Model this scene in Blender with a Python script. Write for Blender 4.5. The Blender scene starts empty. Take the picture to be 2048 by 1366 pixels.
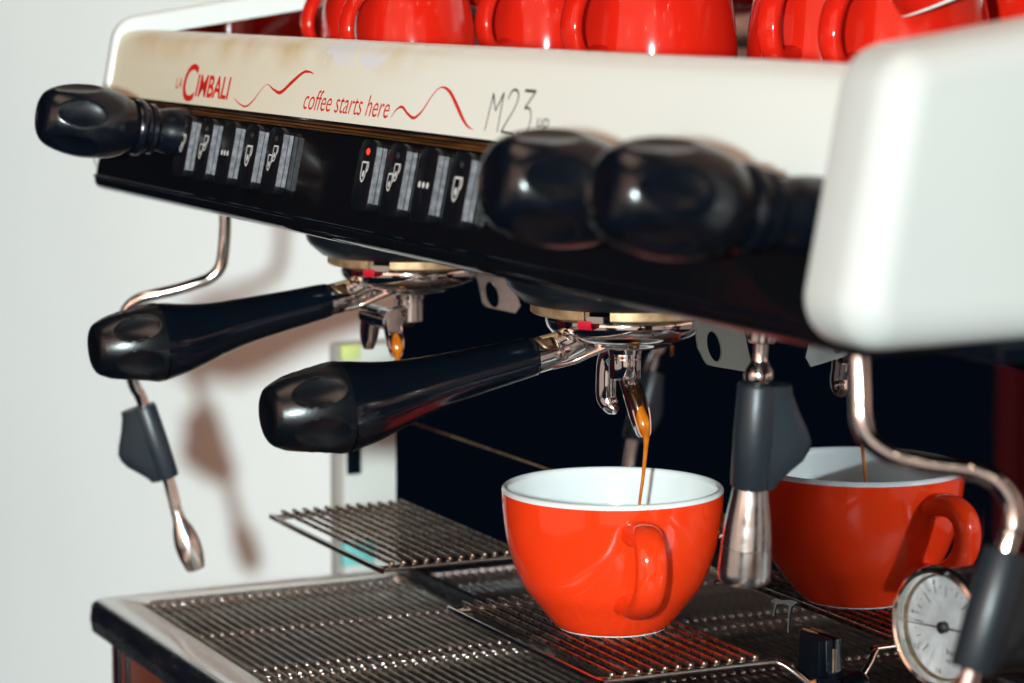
import bpy, bmesh, math, random
from mathutils import Vector, Matrix
random.seed(7)
D, sc = bpy.data, bpy.context.scene
col = sc.collection
R_ = math.radians
PI = math.pi

# ------------------------------------------------------------------ camera
CAM = Vector((0.9783, -0.5137, 0.2597))
FW = Vector((-0.8944, 0.4283, -0.1286)).normalized()
cd = D.cameras.new('camera')
cam = D.objects.new('camera', cd); col.objects.link(cam)
rt = FW.cross(Vector((0, 0, 1))).normalized(); up = rt.cross(FW)
cam.matrix_world = Matrix(((rt.x, up.x, -FW.x, CAM.x), (rt.y, up.y, -FW.y, CAM.y), (rt.z, up.z, -FW.z, CAM.z), (0, 0, 0, 1)))
cd.lens = 97.21; cd.sensor_width = 36; cd.clip_start = .02; cd.clip_end = 60
cd.dof.use_dof = True; cd.dof.focus_distance = 1.12; cd.dof.aperture_fstop = 11.5
sc.camera = cam

# ------------------------------------------------------------------ world, lamps, exposure
w = D.worlds.new('World'); sc.world = w; w.use_nodes = True
bg = w.node_tree.nodes['Background']
bg.inputs[0].default_value = (.002, .0045, .010, 1); bg.inputs[1].default_value = 1.0
sc.view_settings.view_transform = 'Standard'; sc.view_settings.look = 'None'
sc.view_settings.exposure = 0.0; sc.view_settings.gamma = 1

def aim(o, tgt):
    o.rotation_euler = (Vector(tgt) - o.location).to_track_quat('-Z', 'Y').to_euler()
def lamp(name, kind, loc, energy, color, tgt=(0, 0, .1), **kw):
    l = D.lights.new(name, kind); l.energy = energy; l.color = color
    for k, v in kw.items(): setattr(l, k, v)
    o = D.objects.new(name, l); o.location = loc; col.objects.link(o); aim(o, tgt); return o
fl = lamp('flash_lamp', 'SPOT', (.943, -.588, .262), 63, (.80, .98, 1.0), (-.3, .08, .1), spot_size=R_(60), spot_blend=.5, shadow_soft_size=.018)
fl.data.use_nodes = True
nt = fl.data.node_tree; em = nt.nodes['Emission']; fo = nt.nodes.new('ShaderNodeLightFalloff')
fo.inputs['Strength'].default_value = 1; nt.links.new(fo.outputs['Constant'], em.inputs['Strength'])
lamp('room_fill', 'AREA', (1.5, -2.3, 1.0), 34, (1.0, .52, .35), (-.3, .1, .1), shape='RECTANGLE', size=3.0, size_y=2.2)  # added warm fill standing in for the room's ambient light
lamp('rear_fill', 'AREA', (3.4, -1.3, .1), 14, (1.0, .74, .60), (0, 0, .1), shape='RECTANGLE', size=2.6, size_y=2.6)  # added fill behind the camera, a bright surface for the chrome to reflect
lamp('front_fill', 'AREA', (.4, -3.2, -.1), 10, (1.0, .76, .62), (-.1, 0, .05), shape='RECTANGLE', size=3.2, size_y=2.4)  # added low fill in front, widens the bright reflections on the chrome
lamp('top_fill', 'AREA', (.2, -.7, 2.2), 10, (1.0, .70, .52), (-.1, .1, .1), shape='RECTANGLE', size=1.4, size_y=.8)  # added weak warm fill from above
for (x, y, z) in [(2.0, -.2, .6), (1.6, -1.4, .7), (.8, -1.8, .6), (2.4, -1.0, .45), (1.2, .6, .8), (.2, -1.6, .9), (2.2, -.6, .9), (1.4, -.2, .75)]:
    lamp('bulb', 'POINT', (x, y, z), .5, (1, .70, .45), shadow_soft_size=.012)
for i, (x, y, z) in enumerate([(1.3, -1.0, 1.15), (1.7, -.5, 1.4), (1.0, -1.5, 1.3), (2.2, -1.2, 1.05), (.6, -.9, 1.6), (1.9, .4, 1.5)]):
    lamp('bulb', 'POINT', (x, y, z), 1.1, (1, .66, .38), shadow_soft_size=.018)

sc.render.engine = 'CYCLES'
cy = sc.cycles
cy.use_denoising = True; cy.max_bounces = 10; cy.glossy_bounces = 6; cy.diffuse_bounces = 4
cy.sample_clamp_indirect = 6; cy.caustics_reflective = True; cy.blur_glossy = .3

# ------------------------------------------------------------------ materials
def mat(name, base, rough=.4, metal=0., coat=0., spec=.5, bump=0., bscale=300, var=0., vscale=40, rvar=0., emit=None, estr=0, coatr=.03, dirt=None, stretch=(1, 1, 1)):
    m = D.materials.new(name); m.use_nodes = True
    nt = m.node_tree; p = nt.nodes['Principled BSDF']
    p.inputs['Base Color'].default_value = (*base, 1); p.inputs['Roughness'].default_value = rough
    p.inputs['Metallic'].default_value = metal; p.inputs['Coat Weight'].default_value = coat
    p.inputs['Coat Roughness'].default_value = coatr; p.inputs['Specular IOR Level'].default_value = spec
    if emit: p.inputs['Emission Color'].default_value = (*emit, 1); p.inputs['Emission Strength'].default_value = estr
    N = nt.nodes.new; L = nt.links.new
    tc = N('ShaderNodeTexCoord'); mp = N('ShaderNodeMapping'); mp.inputs['Scale'].default_value = stretch
    L(tc.outputs['Object'], mp.inputs['Vector'])
    def noise(s, det=4):
        n = N('ShaderNodeTexNoise'); n.inputs['Scale'].default_value = s; n.inputs['Detail'].default_value = det
        L(mp.outputs[0], n.inputs['Vector']); return n
    if var or dirt:
        n = noise(vscale, 6); r = N('ShaderNodeValToRGB')
        r.color_ramp.elements[0].position = .35; r.color_ramp.elements[1].position = .7
        c0 = dirt if dirt else tuple(c * (1 - var) for c in base)
        r.color_ramp.elements[0].color = (*c0, 1); r.color_ramp.elements[1].color = (*base, 1)
        L(n.outputs['Fac'], r.inputs[0]); L(r.outputs[0], p.inputs['Base Color'])
    if rvar:
        n = noise(vscale * 2.3, 5); mr = N('ShaderNodeMapRange')
        mr.inputs['To Min'].default_value = max(0.01, rough - rvar); mr.inputs['To Max'].default_value = rough + rvar
        mr.inputs['From Min'].default_value = .3; mr.inputs['From Max'].default_value = .7
        L(n.outputs['Fac'], mr.inputs['Value']); L(mr.outputs[0], p.inputs['Roughness'])
    if bump:
        n = noise(bscale, 3); b = N('ShaderNodeBump'); b.inputs['Strength'].default_value = bump; b.inputs['Distance'].default_value = .0006
        L(n.outputs['Fac'], b.inputs['Height']); L(b.outputs[0], p.inputs['Normal'])
    return m
M = {}
M['wall'] = mat('painted_wall', (.84, .84, .82), .75, bump=.08, bscale=120, var=.03, vscale=6)
M['counter'] = mat('counter_wood', (.16, .07, .035), .5, var=.3, vscale=8)
M['white'] = mat('white_plastic', (.55, .575, .56), .34, rvar=.08, coat=.06, coatr=.25, var=.03, vscale=14)
M['black'] = mat('black_gloss_plastic', (.0018, .0035, .0065), .12, rvar=.04, vscale=60)
M['knob'] = mat('black_knob_plastic', (.0018, .0035, .0065), .24, rvar=.04, vscale=60)
M['tab2'] = mat('shaded_tab_steel', (.10, .09, .08), .5, .35, rvar=.08, vscale=90)  # second tab's steel: the flash shadow on it is put into the colour
M['noz'] = mat('brushed_nozzle', (.82, .81, .79), .22, 1, rvar=.05, vscale=120)
M['bracket'] = mat('black_bracket', (.002, .0035, .006), .34, spec=.12, bump=.1, bscale=300)
M['panel'] = mat('black_glossy_panel', (.004, .004, .005), .07, spec=.6, rvar=.03, vscale=50)
M['cap'] = mat('black_satin_plastic', (.0022, .0034, .0052), .27, bump=.06, bscale=900)
M['bell'] = mat('black_enamel', (.005, .007, .010), .32, bump=.05, bscale=500, rvar=.06)
M['button'] = mat('button_black', (.004, .005, .007), .3)
M['bside'] = mat('button_side_grey', (.20, .20, .22), .55, bump=.3, bscale=1500, dirt=(.09, .09, .10), vscale=420)
M['grip'] = mat('grey_rubber_grip', (.013, .019, .025), .40, bump=.08, bscale=700, var=.15, vscale=90)
M['chrome'] = mat('chrome', (.84, .84, .84), .09, 1, rvar=.035, vscale=120, bump=.03, bscale=260)
M['steel'] = mat('polished_steel', (.66, .64, .61), .16, 1, rvar=.06, vscale=90)
M['wire'] = mat('steel_wire', (.60, .54, .48), .30, 1, rvar=.1, vscale=150, dirt=(.22, .13, .08))
M['wire2'] = mat('tray_wire', (.58, .53, .48), .34, 1, dirt=(.28, .22, .17), vscale=90)
M['frame'] = mat('brushed_steel', (.64, .62, .60), .24, 1, rvar=.05, stretch=(1, 40, 1), vscale=20)
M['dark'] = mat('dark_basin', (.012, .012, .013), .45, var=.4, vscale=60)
M['brass'] = mat('worn_brass', (.50, .33, .19), .48, .55, dirt=(.28, .15, .07), vscale=160, bump=.15, bscale=400)
M['copper'] = mat('copper_trim', (.46, .19, .05), .30, .7, dirt=(.12, .05, .02), vscale=30, stretch=(1, 8, 30))
M['terra'] = mat('copper_base_panel', (.30, .085, .042), .32, .25, dirt=(.17, .04, .02), vscale=12)
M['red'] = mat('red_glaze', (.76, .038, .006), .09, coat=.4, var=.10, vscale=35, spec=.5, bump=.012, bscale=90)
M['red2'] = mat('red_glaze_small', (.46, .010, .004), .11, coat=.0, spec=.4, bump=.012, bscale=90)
M['glaze'] = mat('white_glaze', (.62, .64, .625), .12, coat=.5)
M['coffee'] = mat('coffee_crema', (.52, .155, .004), .16, coat=.5, dirt=(.34, .075, .002), vscale=220)
M['espresso'] = mat('espresso_dark', (.020, .006, .002), .12, coat=.5)
M['ink_red'] = mat('red_print', (.62, .022, .010), .4)
M['ink_dark'] = mat('dark_print', (.035, .032, .025), .4)
M['ink_white'] = mat('white_print', (.58, .60, .60), .4)
M['dial'] = mat('dial_face', (.64, .65, .66), .3, coat=.4, dirt=(.48, .48, .48), vscale=120)
M['rust'] = mat('rust_deposit', (.34, .13, .03), .8, bump=.6, bscale=700, dirt=(.10, .035, .012), vscale=300)
M['stain'] = mat('brown_stain', (.16, .10, .055), .6, dirt=(.05, .03, .015), vscale=200)
M['lime'] = mat('limescale', (.075, .075, .08), .8, var=.5, vscale=500, bump=.5, bscale=900)
M['redlamp'] = mat('lit_red_lamp', (.5, .02, .01), .2, emit=(1, .06, .03), estr=.8)
M['offlamp'] = mat('clear_lamp', (.02, .02, .022), .08)
M['teal'] = mat('teal_print', (.14, .42, .41), .6)
M['lime_green'] = mat('yellow_green_print', (.46, .48, .16), .6)
M['carton'] = mat('carton_paper', (.42, .41, .38), .6, var=.05, vscale=30)
M['redbit'] = mat('red_mark', (.45, .006, .02), .3)

# splash panel: polished steel mirror with vertical wiping streaks
def mirror():
    m = mat('mirror_steel', (.45, .45, .475), .03, 1)
    nt = m.node_tree; N = nt.nodes.new; L = nt.links.new; p = nt.nodes['Principled BSDF']
    tc = N('ShaderNodeTexCoord'); mp = N('ShaderNodeMapping'); mp.inputs['Scale'].default_value = (420, 1, 9)
    n = N('ShaderNodeTexNoise'); n.inputs['Scale'].default_value = 1; n.inputs['Detail'].default_value = 5
    r = N('ShaderNodeMapRange'); r.inputs['From Min'].default_value = .62; r.inputs['From Max'].default_value = .85
    r.inputs['To Min'].default_value = .022; r.inputs['To Max'].default_value = .14
    L(tc.outputs['Object'], mp.inputs[0]); L(mp.outputs[0], n.inputs['Vector']); L(n.outputs['Fac'], r.inputs['Value']); L(r.outputs[0], p.inputs['Roughness'])
    return m
M['mirror'] = mirror()

# cream fascia paint: yellowed to the left, a scuffed pale patch where paint has worn off
def cream():
    m = mat('cream_paint', (.6, .6, .5), .34, coat=.2, coatr=.25)
    nt = m.node_tree; N = nt.nodes.new; L = nt.links.new; p = nt.nodes['Principled BSDF']
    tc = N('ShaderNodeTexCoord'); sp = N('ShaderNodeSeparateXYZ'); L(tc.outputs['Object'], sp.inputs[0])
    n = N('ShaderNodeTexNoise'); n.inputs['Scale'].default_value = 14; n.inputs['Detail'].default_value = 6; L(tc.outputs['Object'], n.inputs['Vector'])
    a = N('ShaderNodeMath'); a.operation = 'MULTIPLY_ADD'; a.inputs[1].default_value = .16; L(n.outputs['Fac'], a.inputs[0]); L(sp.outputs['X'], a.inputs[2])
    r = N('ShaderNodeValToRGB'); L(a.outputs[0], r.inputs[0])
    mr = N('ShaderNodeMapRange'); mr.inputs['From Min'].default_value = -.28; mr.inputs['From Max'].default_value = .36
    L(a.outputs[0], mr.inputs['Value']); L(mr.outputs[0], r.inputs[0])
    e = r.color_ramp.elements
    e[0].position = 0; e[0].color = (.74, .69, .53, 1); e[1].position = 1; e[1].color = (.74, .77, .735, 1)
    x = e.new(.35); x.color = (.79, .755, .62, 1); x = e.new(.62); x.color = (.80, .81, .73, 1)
    # yellow-brown stain along the top rim of the left part
    def band(sock, lo, hi, soft):
        q = N('ShaderNodeMapRange'); q.interpolation_type = 'SMOOTHSTEP'; q.inputs['From Min'].default_value = lo - soft; q.inputs['From Max'].default_value = lo + soft
        q2 = N('ShaderNodeMapRange'); q2.interpolation_type = 'SMOOTHSTEP'; q2.inputs['From Min'].default_value = hi - soft; q2.inputs['From Max'].default_value = hi + soft
        q2.inputs['To Min'].default_value = 1; q2.inputs['To Max'].default_value = 0
        L(sock, q.inputs['Value']); L(sock, q2.inputs['Value'])
        k = N('ShaderNodeMath'); k.operation = 'MULTIPLY'; L(q.outputs[0], k.inputs[0]); L(q2.outputs[0], k.inputs[1]); return k.outputs[0]
    def mul(a_, b_):
        k = N('ShaderNodeMath'); k.operation = 'MULTIPLY'; L(a_, k.inputs[0]); L(b_, k.inputs[1]); return k.outputs[0]
    def mix(fac, c0, c1):
        k = N('ShaderNodeMix'); k.data_type = 'RGBA'; L(fac, k.inputs[0]); L(c0, k.inputs[6]); k.inputs[7].default_value = (*c1, 1); return k.outputs[2]
    n2 = N('ShaderNodeTexNoise'); n2.inputs['Scale'].default_value = 26; n2.inputs['Detail'].default_value = 8; L(tc.outputs['Object'], n2.inputs['Vector'])
    st = N('ShaderNodeMapRange'); st.inputs['From Min'].default_value = .42; st.inputs['From Max'].default_value = .66; L(n2.outputs['Fac'], st.inputs['Value'])
    stain = mul(mul(band(sp.outputs['X'], -.36, .02, .05), band(sp.outputs['Z'], .226, .24, .007)), st.outputs[0])
    c = mix(stain, r.outputs[0], (.66, .54, .31))
    mp = N('ShaderNodeMapping'); mp.inputs['Scale'].default_value = (55, 55, 95); L(tc.outputs['Object'], mp.inputs[0])
    n3 = N('ShaderNodeTexNoise'); n3.inputs['Scale'].default_value = 1; n3.inputs['Detail'].default_value = 7; n3.inputs['Roughness'].default_value = .62; L(mp.outputs[0], n3.inputs['Vector'])
    th = N('ShaderNodeMapRange'); th.inputs['From Min'].default_value = .44; th.inputs['From Max'].default_value = .50; L(n3.outputs['Fac'], th.inputs['Value'])
    wear = mul(mul(band(sp.outputs['X'], -.086, -.018, .014), band(sp.outputs['Z'], .2275, .25, .0055)), th.outputs[0])
    wear2 = N('ShaderNodeMapRange'); wear2.inputs['From Min'].default_value = .28; wear2.inputs['From Max'].default_value = .45; L(wear, wear2.inputs['Value'])
    c = mix(wear2.outputs[0], c, (.74, .76, .80))
    L(c, p.inputs['Base Color'])
    return m
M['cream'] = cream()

# ------------------------------------------------------------------ mesh helpers
def V(*a): return Vector(a)
def finish(bm, name, m, parent=None, smooth=True, angle=40):
    bmesh.ops.recalc_face_normals(bm, faces=bm.faces)
    me = D.meshes.new(name); bm.to_mesh(me); bm.free()
    me.materials.append(m)
    if smooth:
        me.polygons.foreach_set('use_smooth', [True] * len(me.polygons))
        me.set_sharp_from_angle(angle=R_(angle))
    o = D.objects.new(name, me); col.objects.link(o)
    if parent is not None: o.parent = parent
    return o
def basis(d):
    d = Vector(d).normalized(); a = V(0, 0, 1) if abs(d.z) < .9 else V(1, 0, 0)
    x = a.cross(d).normalized(); return x, d.cross(x).normalized(), d
def lathe(bm, prof, org=(0, 0, 0), axis=(0, 0, 1), n=48, a0=0, a1=2 * PI, disp=None, xref=None, capends=True):
    """prof: (r, s) pairs along the axis"""
    org = Vector(org); x, y, d = basis(axis)
    if xref is not None:
        x = (Vector(xref) - d * Vector(xref).dot(d)).normalized(); y = d.cross(x)
    full = abs(a1 - a0 - 2 * PI) < 1e-6
    cnt = n if full else n + 1
    rings = []
    for (r, s) in prof:
        ring = []
        for i in range(cnt):
            t = a0 + (a1 - a0) * i / n
            rr = r - (disp(t, s, r) if disp else 0)
            ring.append(bm.verts.new(org + d * s + (x * math.cos(t) + y * math.sin(t)) * rr))
        rings.append(ring)
    for k in range(len(rings) - 1):
        A, B = rings[k], rings[k + 1]
        for i in range(n):
            j = (i + 1) % cnt
            bm.faces.new((A[i], A[j], B[j], B[i]))
    if full and capends:
        if prof[0][0] > 1e-6: bm.faces.new(rings[0])
        if prof[-1][0] > 1e-6: bm.faces.new(rings[-1])
    return rings
def smooth_path(pts, k=8):
    P = [Vector(p[:3]) for p in pts]; rr = [p[3] if len(p) > 3 else None for p in pts]
    out = []
    for i in range(len(P) - 1):
        p0 = P[max(i - 1, 0)]; p1 = P[i]; p2 = P[i + 1]; p3 = P[min(i + 2, len(P) - 1)]
        for j in range(k):
            t = j / k; t2 = t * t; t3 = t2 * t
            q = .5 * ((2 * p1) + (p2 - p0) * t + (2 * p0 - 5 * p1 + 4 * p2 - p3) * t2 + (3 * p1 - p0 - 3 * p2 + p3) * t3)
            r = None
            if rr[i] is not None:
                r0, r1, r2, r3 = rr[max(i - 1, 0)], rr[i], rr[i + 1], rr[min(i + 2, len(P) - 1)]
                r = .5 * (2 * r1 + (r2 - r0) * t + (2 * r0 - 5 * r1 + 4 * r2 - r3) * t2 + (3 * r1 - r0 - 3 * r2 + r3) * t3)
            out.append((q, r))
    out.append((P[-1], rr[-1])); return out
def sweep(bm, pts, r=None, n=16, k=8, sx=1, sy=1, cap=True, ref=None, disp=None):
    path = smooth_path(pts, k) if k > 1 else [(Vector(p[:3]), p[3] if len(p) > 3 else None) for p in pts]
    rings = []; xprev = None; L = 0
    for i, (q, rad) in enumerate(path):
        a = path[max(i - 1, 0)][0]; b = path[min(i + 1, len(path) - 1)][0]
        if i: L += (q - path[i - 1][0]).length
        d = (b - a).normalized()
        if xprev is None:
            x = Vector(ref) if ref is not None else basis(d)[0]
        else: x = xprev
        x = (x - d * x.dot(d)).normalized(); y = d.cross(x); xprev = x
        R = rad if rad is not None else r
        ring = []
        for j in range(n):
            t = 2 * PI * j / n
            rr = R - (disp(t, L, R) if disp else 0)
            ring.append(bm.verts.new(q + x * math.cos(t) * rr * sx + y * math.sin(t) * rr * sy))
        rings.append(ring)
    for A, B in zip(rings, rings[1:]):
        for j in range(n): bm.faces.new((A[j], A[(j + 1) % n], B[(j + 1) % n], B[j]))
    if cap: bm.faces.new(rings[0]); bm.faces.new(rings[-1])
    return rings
def box(bm, x0, x1, y0, y1, z0, z1, bev=0, seg=2):
    vs = [bm.verts.new((x, y, z)) for x in (x0, x1) for y in (y0, y1) for z in (z0, z1)]
    f = [(0, 1, 3, 2), (4, 6, 7, 5), (0, 4, 5, 1), (2, 3, 7, 6), (0, 2, 6, 4), (1, 5, 7, 3)]
    fs = [bm.faces.new([vs[i] for i in q]) for q in f]
    if bev:
        es = {e for q in fs for e in q.edges}
        bmesh.ops.bevel(bm, geom=list(es), offset=bev, segments=seg, affect='EDGES', profile=.5)
def prism(bm, poly, fmap, d0, d1, bev=0, seg=3):
    """poly of (u,v); fmap(u,v,d) -> point; extruded from d0 to d1"""
    A = [bm.verts.new(fmap(u, v, d0)) for u, v in poly]; B = [bm.verts.new(fmap(u, v, d1)) for u, v in poly]
    n = len(poly); fs = [bm.faces.new(A), bm.faces.new(B[::-1])]
    for i in range(n): fs.append(bm.faces.new((A[i], B[i], B[(i + 1) % n], A[(i + 1) % n])))
    if bev:
        es = {e for q in fs[:2] for e in q.edges}
        bmesh.ops.bevel(bm, geom=list(es), offset=bev, segments=seg, affect='EDGES', profile=.5)
def round_poly(pts, seg=6):
    """pts of (u, v, radius): corners rounded"""
    out = []; n = len(pts)
    for i in range(n):
        p = Vector(pts[i][:2]); a = Vector(pts[i - 1][:2]); b = Vector(pts[(i + 1) % n][:2]); r = pts[i][2]
        if r <= 0: out.append(tuple(p)); continue
        da = (a - p).normalized(); db = (b - p).normalized()
        half = da.angle(db) / 2; t = r / math.tan(half)
        s, e = p + da * t, p + db * t; c = p + (da + db).normalized() * (r / math.sin(half))
        a0 = math.atan2(*(s - c).yx); a1 = math.atan2(*(e - c).yx); dd = (a1 - a0 + PI) % (2 * PI) - PI
        for k in range(seg + 1):
            t_ = a0 + dd * k / seg; out.append((c.x + r * math.cos(t_), c.y + r * math.sin(t_)))
    return out
def ribbon(bm, pts, width, fmap, off, k=10, thick=.0002):
    """flat stroke of varying width on a surface: pts (u,v,halfwidth factor)"""
    path = smooth_path([(p[0], p[1], 0, p[2] if len(p) > 2 else 1) for p in pts], k) if k > 1 else [(Vector((p[0], p[1], 0)), p[2] if len(p) > 2 else 1) for p in pts]
    prev = None
    for i, (q, wf) in enumerate(path):
        a = path[max(i - 1, 0)][0]; b = path[min(i + 1, len(path) - 1)][0]
        d = (b - a).normalized(); nn = V(-d.y, d.x, 0) * width * max(wf, .05) / 2
        l = bm.verts.new(fmap(q.x + nn.x, q.y + nn.y, off)); r = bm.verts.new(fmap(q.x - nn.x, q.y - nn.y, off))
        if prev: bm.faces.new((prev[0], prev[1], r, l))
        prev = (l, r)
def disc(bm, c, r, fmap, off, ry=None, n=20):
    ry = ry or r
    bm.faces.new([bm.verts.new(fmap(c[0] + r * math.cos(2 * PI * i / n), c[1] + ry * math.sin(2 * PI * i / n), off)) for i in range(n)])
def text(body, u0, u1, v0, v1, fmap, off, m, parent, shear=0, bold=0., name='lettering'):
    cu = D.curves.new('t', 'FONT'); cu.body = body; cu.size = 1; cu.offset = bold; cu.shear = 0; cu.resolution_u = 4
    o = D.objects.new('t', cu); col.objects.link(o)
    bpy.context.view_layer.update()
    me = D.meshes.new_from_object(o.evaluated_get(bpy.context.evaluated_depsgraph_get()))
    D.objects.remove(o)
    xs = [v.co.x for v in me.vertices]; ys = [v.co.y for v in me.vertices]
    x0, x1, y0, y1 = min(xs), max(xs), min(ys), max(ys)
    for v in me.vertices:
        b = (v.co.y - y0) / (y1 - y0); a = (v.co.x - x0) / (x1 - x0)
        v.co = fmap(u0 + (u1 - u0) * a + shear * (v1 - v0) * (b - .5), v0 + (v1 - v0) * b, off)
    me.name = name; me.materials.clear(); me.materials.append(m)
    r = D.objects.new(name, me); col.objects.link(r); r.parent = parent; return r
def thing(name, label, cat, loc=(0, 0, 0), group=None):
    o = D.objects.new(name, None); col.objects.link(o); o.location = loc; o.empty_display_size = .02
    o['label'] = label; o['category'] = cat
    if group: o['group'] = group
    return o
def tag(o, label, cat, group=None):
    o['label'] = label; o['category'] = cat
    if group: o['group'] = group
    return o
def structure(name, bm, m):
    o = finish(bm, name, m); o['kind'] = 'structure'; return o
def copies(proto, places, parent):
    for loc in places:
        c = proto.copy(); col.objects.link(c); c.location = loc; c.parent = parent

# ------------------------------------------------------------------ setting
b = bmesh.new()
wd = V(-.981, -.196, 0); wn = V(.196, -.981, 0); W0 = V(-.45, .345, 0)
q = [W0 + wd * a + V(0, 0, z) + wn * t for t in (0, -.1) for a, z in ((-1.6, -.9), (2.6, -.9), (2.6, 2.4), (-1.6, 2.4))]
vs = [b.verts.new(p) for p in q]
for f in ((0, 1, 2, 3), (7, 6, 5, 4), (0, 4, 5, 1), (1, 5, 6, 2), (2, 6, 7, 3), (3, 7, 4, 0)): b.faces.new([vs[i] for i in f])
structure('wall', b, M['wall'])
b = bmesh.new(); box(b, -.37, 1.0, -.13, .30, -.30, -.206, .004); structure('counter', b, M['counter'])

# ------------------------------------------------------------------ espresso machine
XL, XR = -.357, .3355
mach = thing('espresso_machine', 'white and black two-group espresso machine with cups on its top', 'espresso machine', (0, .1, -.2))
def part(bm, name, m, parent=mach, **k):
    o = finish(bm, name, m, None, **k)
    o.parent = parent
    if parent is mach: o.matrix_parent_inverse = Matrix.Translation(-mach.location)
    return o
# mapping on the slanted front
def fas(u, v, d=0): return V(u, -.0972 + .196 * v - .98 * d, .204 + .98 * v + .196 * d)

def extrude_x(bm, prof, x0, x1, closed=True):
    A = [bm.verts.new((x0, y, z)) for y, z in prof]; B = [bm.verts.new((x1, y, z)) for y, z in prof]
    n = len(prof)
    for i in range(n if closed else n - 1): bm.faces.new((A[i], A[(i + 1) % n], B[(i + 1) % n], B[i]))
    if closed: bm.faces.new(A); bm.faces.new(B[::-1])
# cream fascia
b = bmesh.new()
pr = [(-.0972, .2045), (-.0950, .2155), (-.0928, .2265), (-.0915, .2310), (-.0893, .2340), (-.0860, .2358), (-.0815, .2364), (-.0740, .2364), (-.0705, .2350), (-.0700, .2320), (-.0700, .2045)]
extrude_x(b, pr, XL, XR)
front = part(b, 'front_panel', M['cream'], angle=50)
# trim strip: three copper ridges in a dark slot
b = bmesh.new(); box(b, XL, XR, -.0950, -.070, .1995, .2044); part(b, 'trim_slot', M['panel'])
b = bmesh.new()
for k, (z0, z1, y) in enumerate([(.2024, .2031, -.0972), (.2010, .2019, -.0979), (.2000, .2007, -.0981)]):
    box(b, XL + .001, XR - .001, y, -.094, z0, z1, .0002, 1)
part(b, 'trim_strip', M['copper'])
# black control panel with the rolled lower lip
b = bmesh.new()
pr = [(-.0976, .1994), (-.1046, .1655), (-.1054, .1635), (-.1053, .1610), (-.1040, .1588), (-.1010, .1572), (-.0960, .1566), (-.070, .1566), (-.070, .1994)]
extrude_x(b, pr, XL, XR)
ctrl = part(b, 'control_panel', M['panel'], angle=50)
b = bmesh.new(); sweep(b, [(XL, -.1052, .1642, .0009), (XR, -.1052, .1642, .0009)], k=1, n=10); part(b, 'edge_bead', M['black'])
b = bmesh.new(); box(b, XL, .360, -.0695, .0560, .1560, .1610, .001); part(b, 'underside_plate', M['black'])
b = bmesh.new(); box(b, XL, .358, .034, .0575, .147, .1558, .002); part(b, 'underside_rail', M['black'])

# black panel surface mapping
def pan(u, v, d=0): return V(u, -.0976 + .202 * v - .9794 * d, .1994 + .9794 * v + .202 * d)
def icon_cup(bm, u, v, s, fm, off):
    s *= .86; w_, h_ = .0030 * s, .0050 * s; t = .0009 * s
    ribbon(bm, [(u - w_, v + h_), (u - w_, v), (u - w_ * .8, v - h_ * .55), (u - w_ * .1, v - h_ * .85), (u + w_ * .6, v - h_ * .4), (u + w_ * .85, v + h_ * .2), (u + w_ * .9, v + h_)], t, fm, off, 5)
    ribbon(bm, [(u - w_, v + h_), (u + w_ * 1.5, v + h_)], t, fm, off, 1)
    ribbon(bm, [(u + w_ * 1.4, v + h_), (u + w_ * 1.45, v + h_ * .4), (u + w_ * .8, v)], t, fm, off, 4)
    disc(bm, (u - w_ * .05, v - h_ * .1), w_ * .42, fm, off, h_ * .33)
def make_button(X, kind, lit):
    v0, v1, bw, pd = -.0282, -.0004, .0170, .0045
    b = bmesh.new()
    poly = round_poly([(X - bw, v0, .0035), (X, v0, .0035), (X, v1, .0050), (X - bw, v1, .0050)], 5)
    prism(b, poly, pan, -.001, pd, .0007, 2)
    bt = part(b, 'button', M['button'])
    b = bmesh.new()      # ribbed grey side of the key
    for d0, d1 in ((.0003, .0019), (.0023, .0045)):
        P = [pan(X + .00035, v, d) for v, d in ((v0 + .0034, d0), (v0 + .0034, d1), (v1 - .0026, d1), (v1 - .0026, d0))]
        Q = [p - V(.0008, 0, 0) for p in P]
        vv = [b.verts.new(p) for p in P + Q]
        for f in ((0, 1, 2, 3), (7, 6, 5, 4), (0, 4, 5, 1), (1, 5, 6, 2), (2, 6, 7, 3), (3, 7, 4, 0)): b.faces.new([vv[i] for i in f])
    s = part(b, 'key_side', M['bside'], bt)
    b = bmesh.new(); u = X - bw * .52; off = pd + .00012
    if kind == 'one': icon_cup(b, u, -.0135, .95, pan, off)
    elif kind == 'two':
        icon_cup(b, u + .0022, -.0118, .8, pan, off); icon_cup(b, u - .0022, -.0158, .8, pan, off + .00005)
    elif kind == 'big': icon_cup(b, u, -.0145, 1.05, pan, off)
    else:
        for k in (-1, 0, 1): disc(b, (u + k * .0036, -.0145), .0012, pan, off)
    part(b, 'icon', M['ink_white'], bt)
    if kind != 'dots':
        b = bmesh.new(); c = pan(u + .001, -.0052, pd)
        lathe(b, [(.0014, 0), (.0013, .0003), (.0008, .0006), (0, .0008)], c, (0, -.98, .2), 16)
        part(b, 'indicator_lamp', M['redlamp'] if lit else M['offlamp'], bt)
for i, kd in enumerate(['one', 'two', 'dots', 'big', 'two']):
    make_button(-.2145 + i * .0289, kd, False)
    if i < 4: make_button(.0006 + i * .0289, kd, i == 0)

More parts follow.
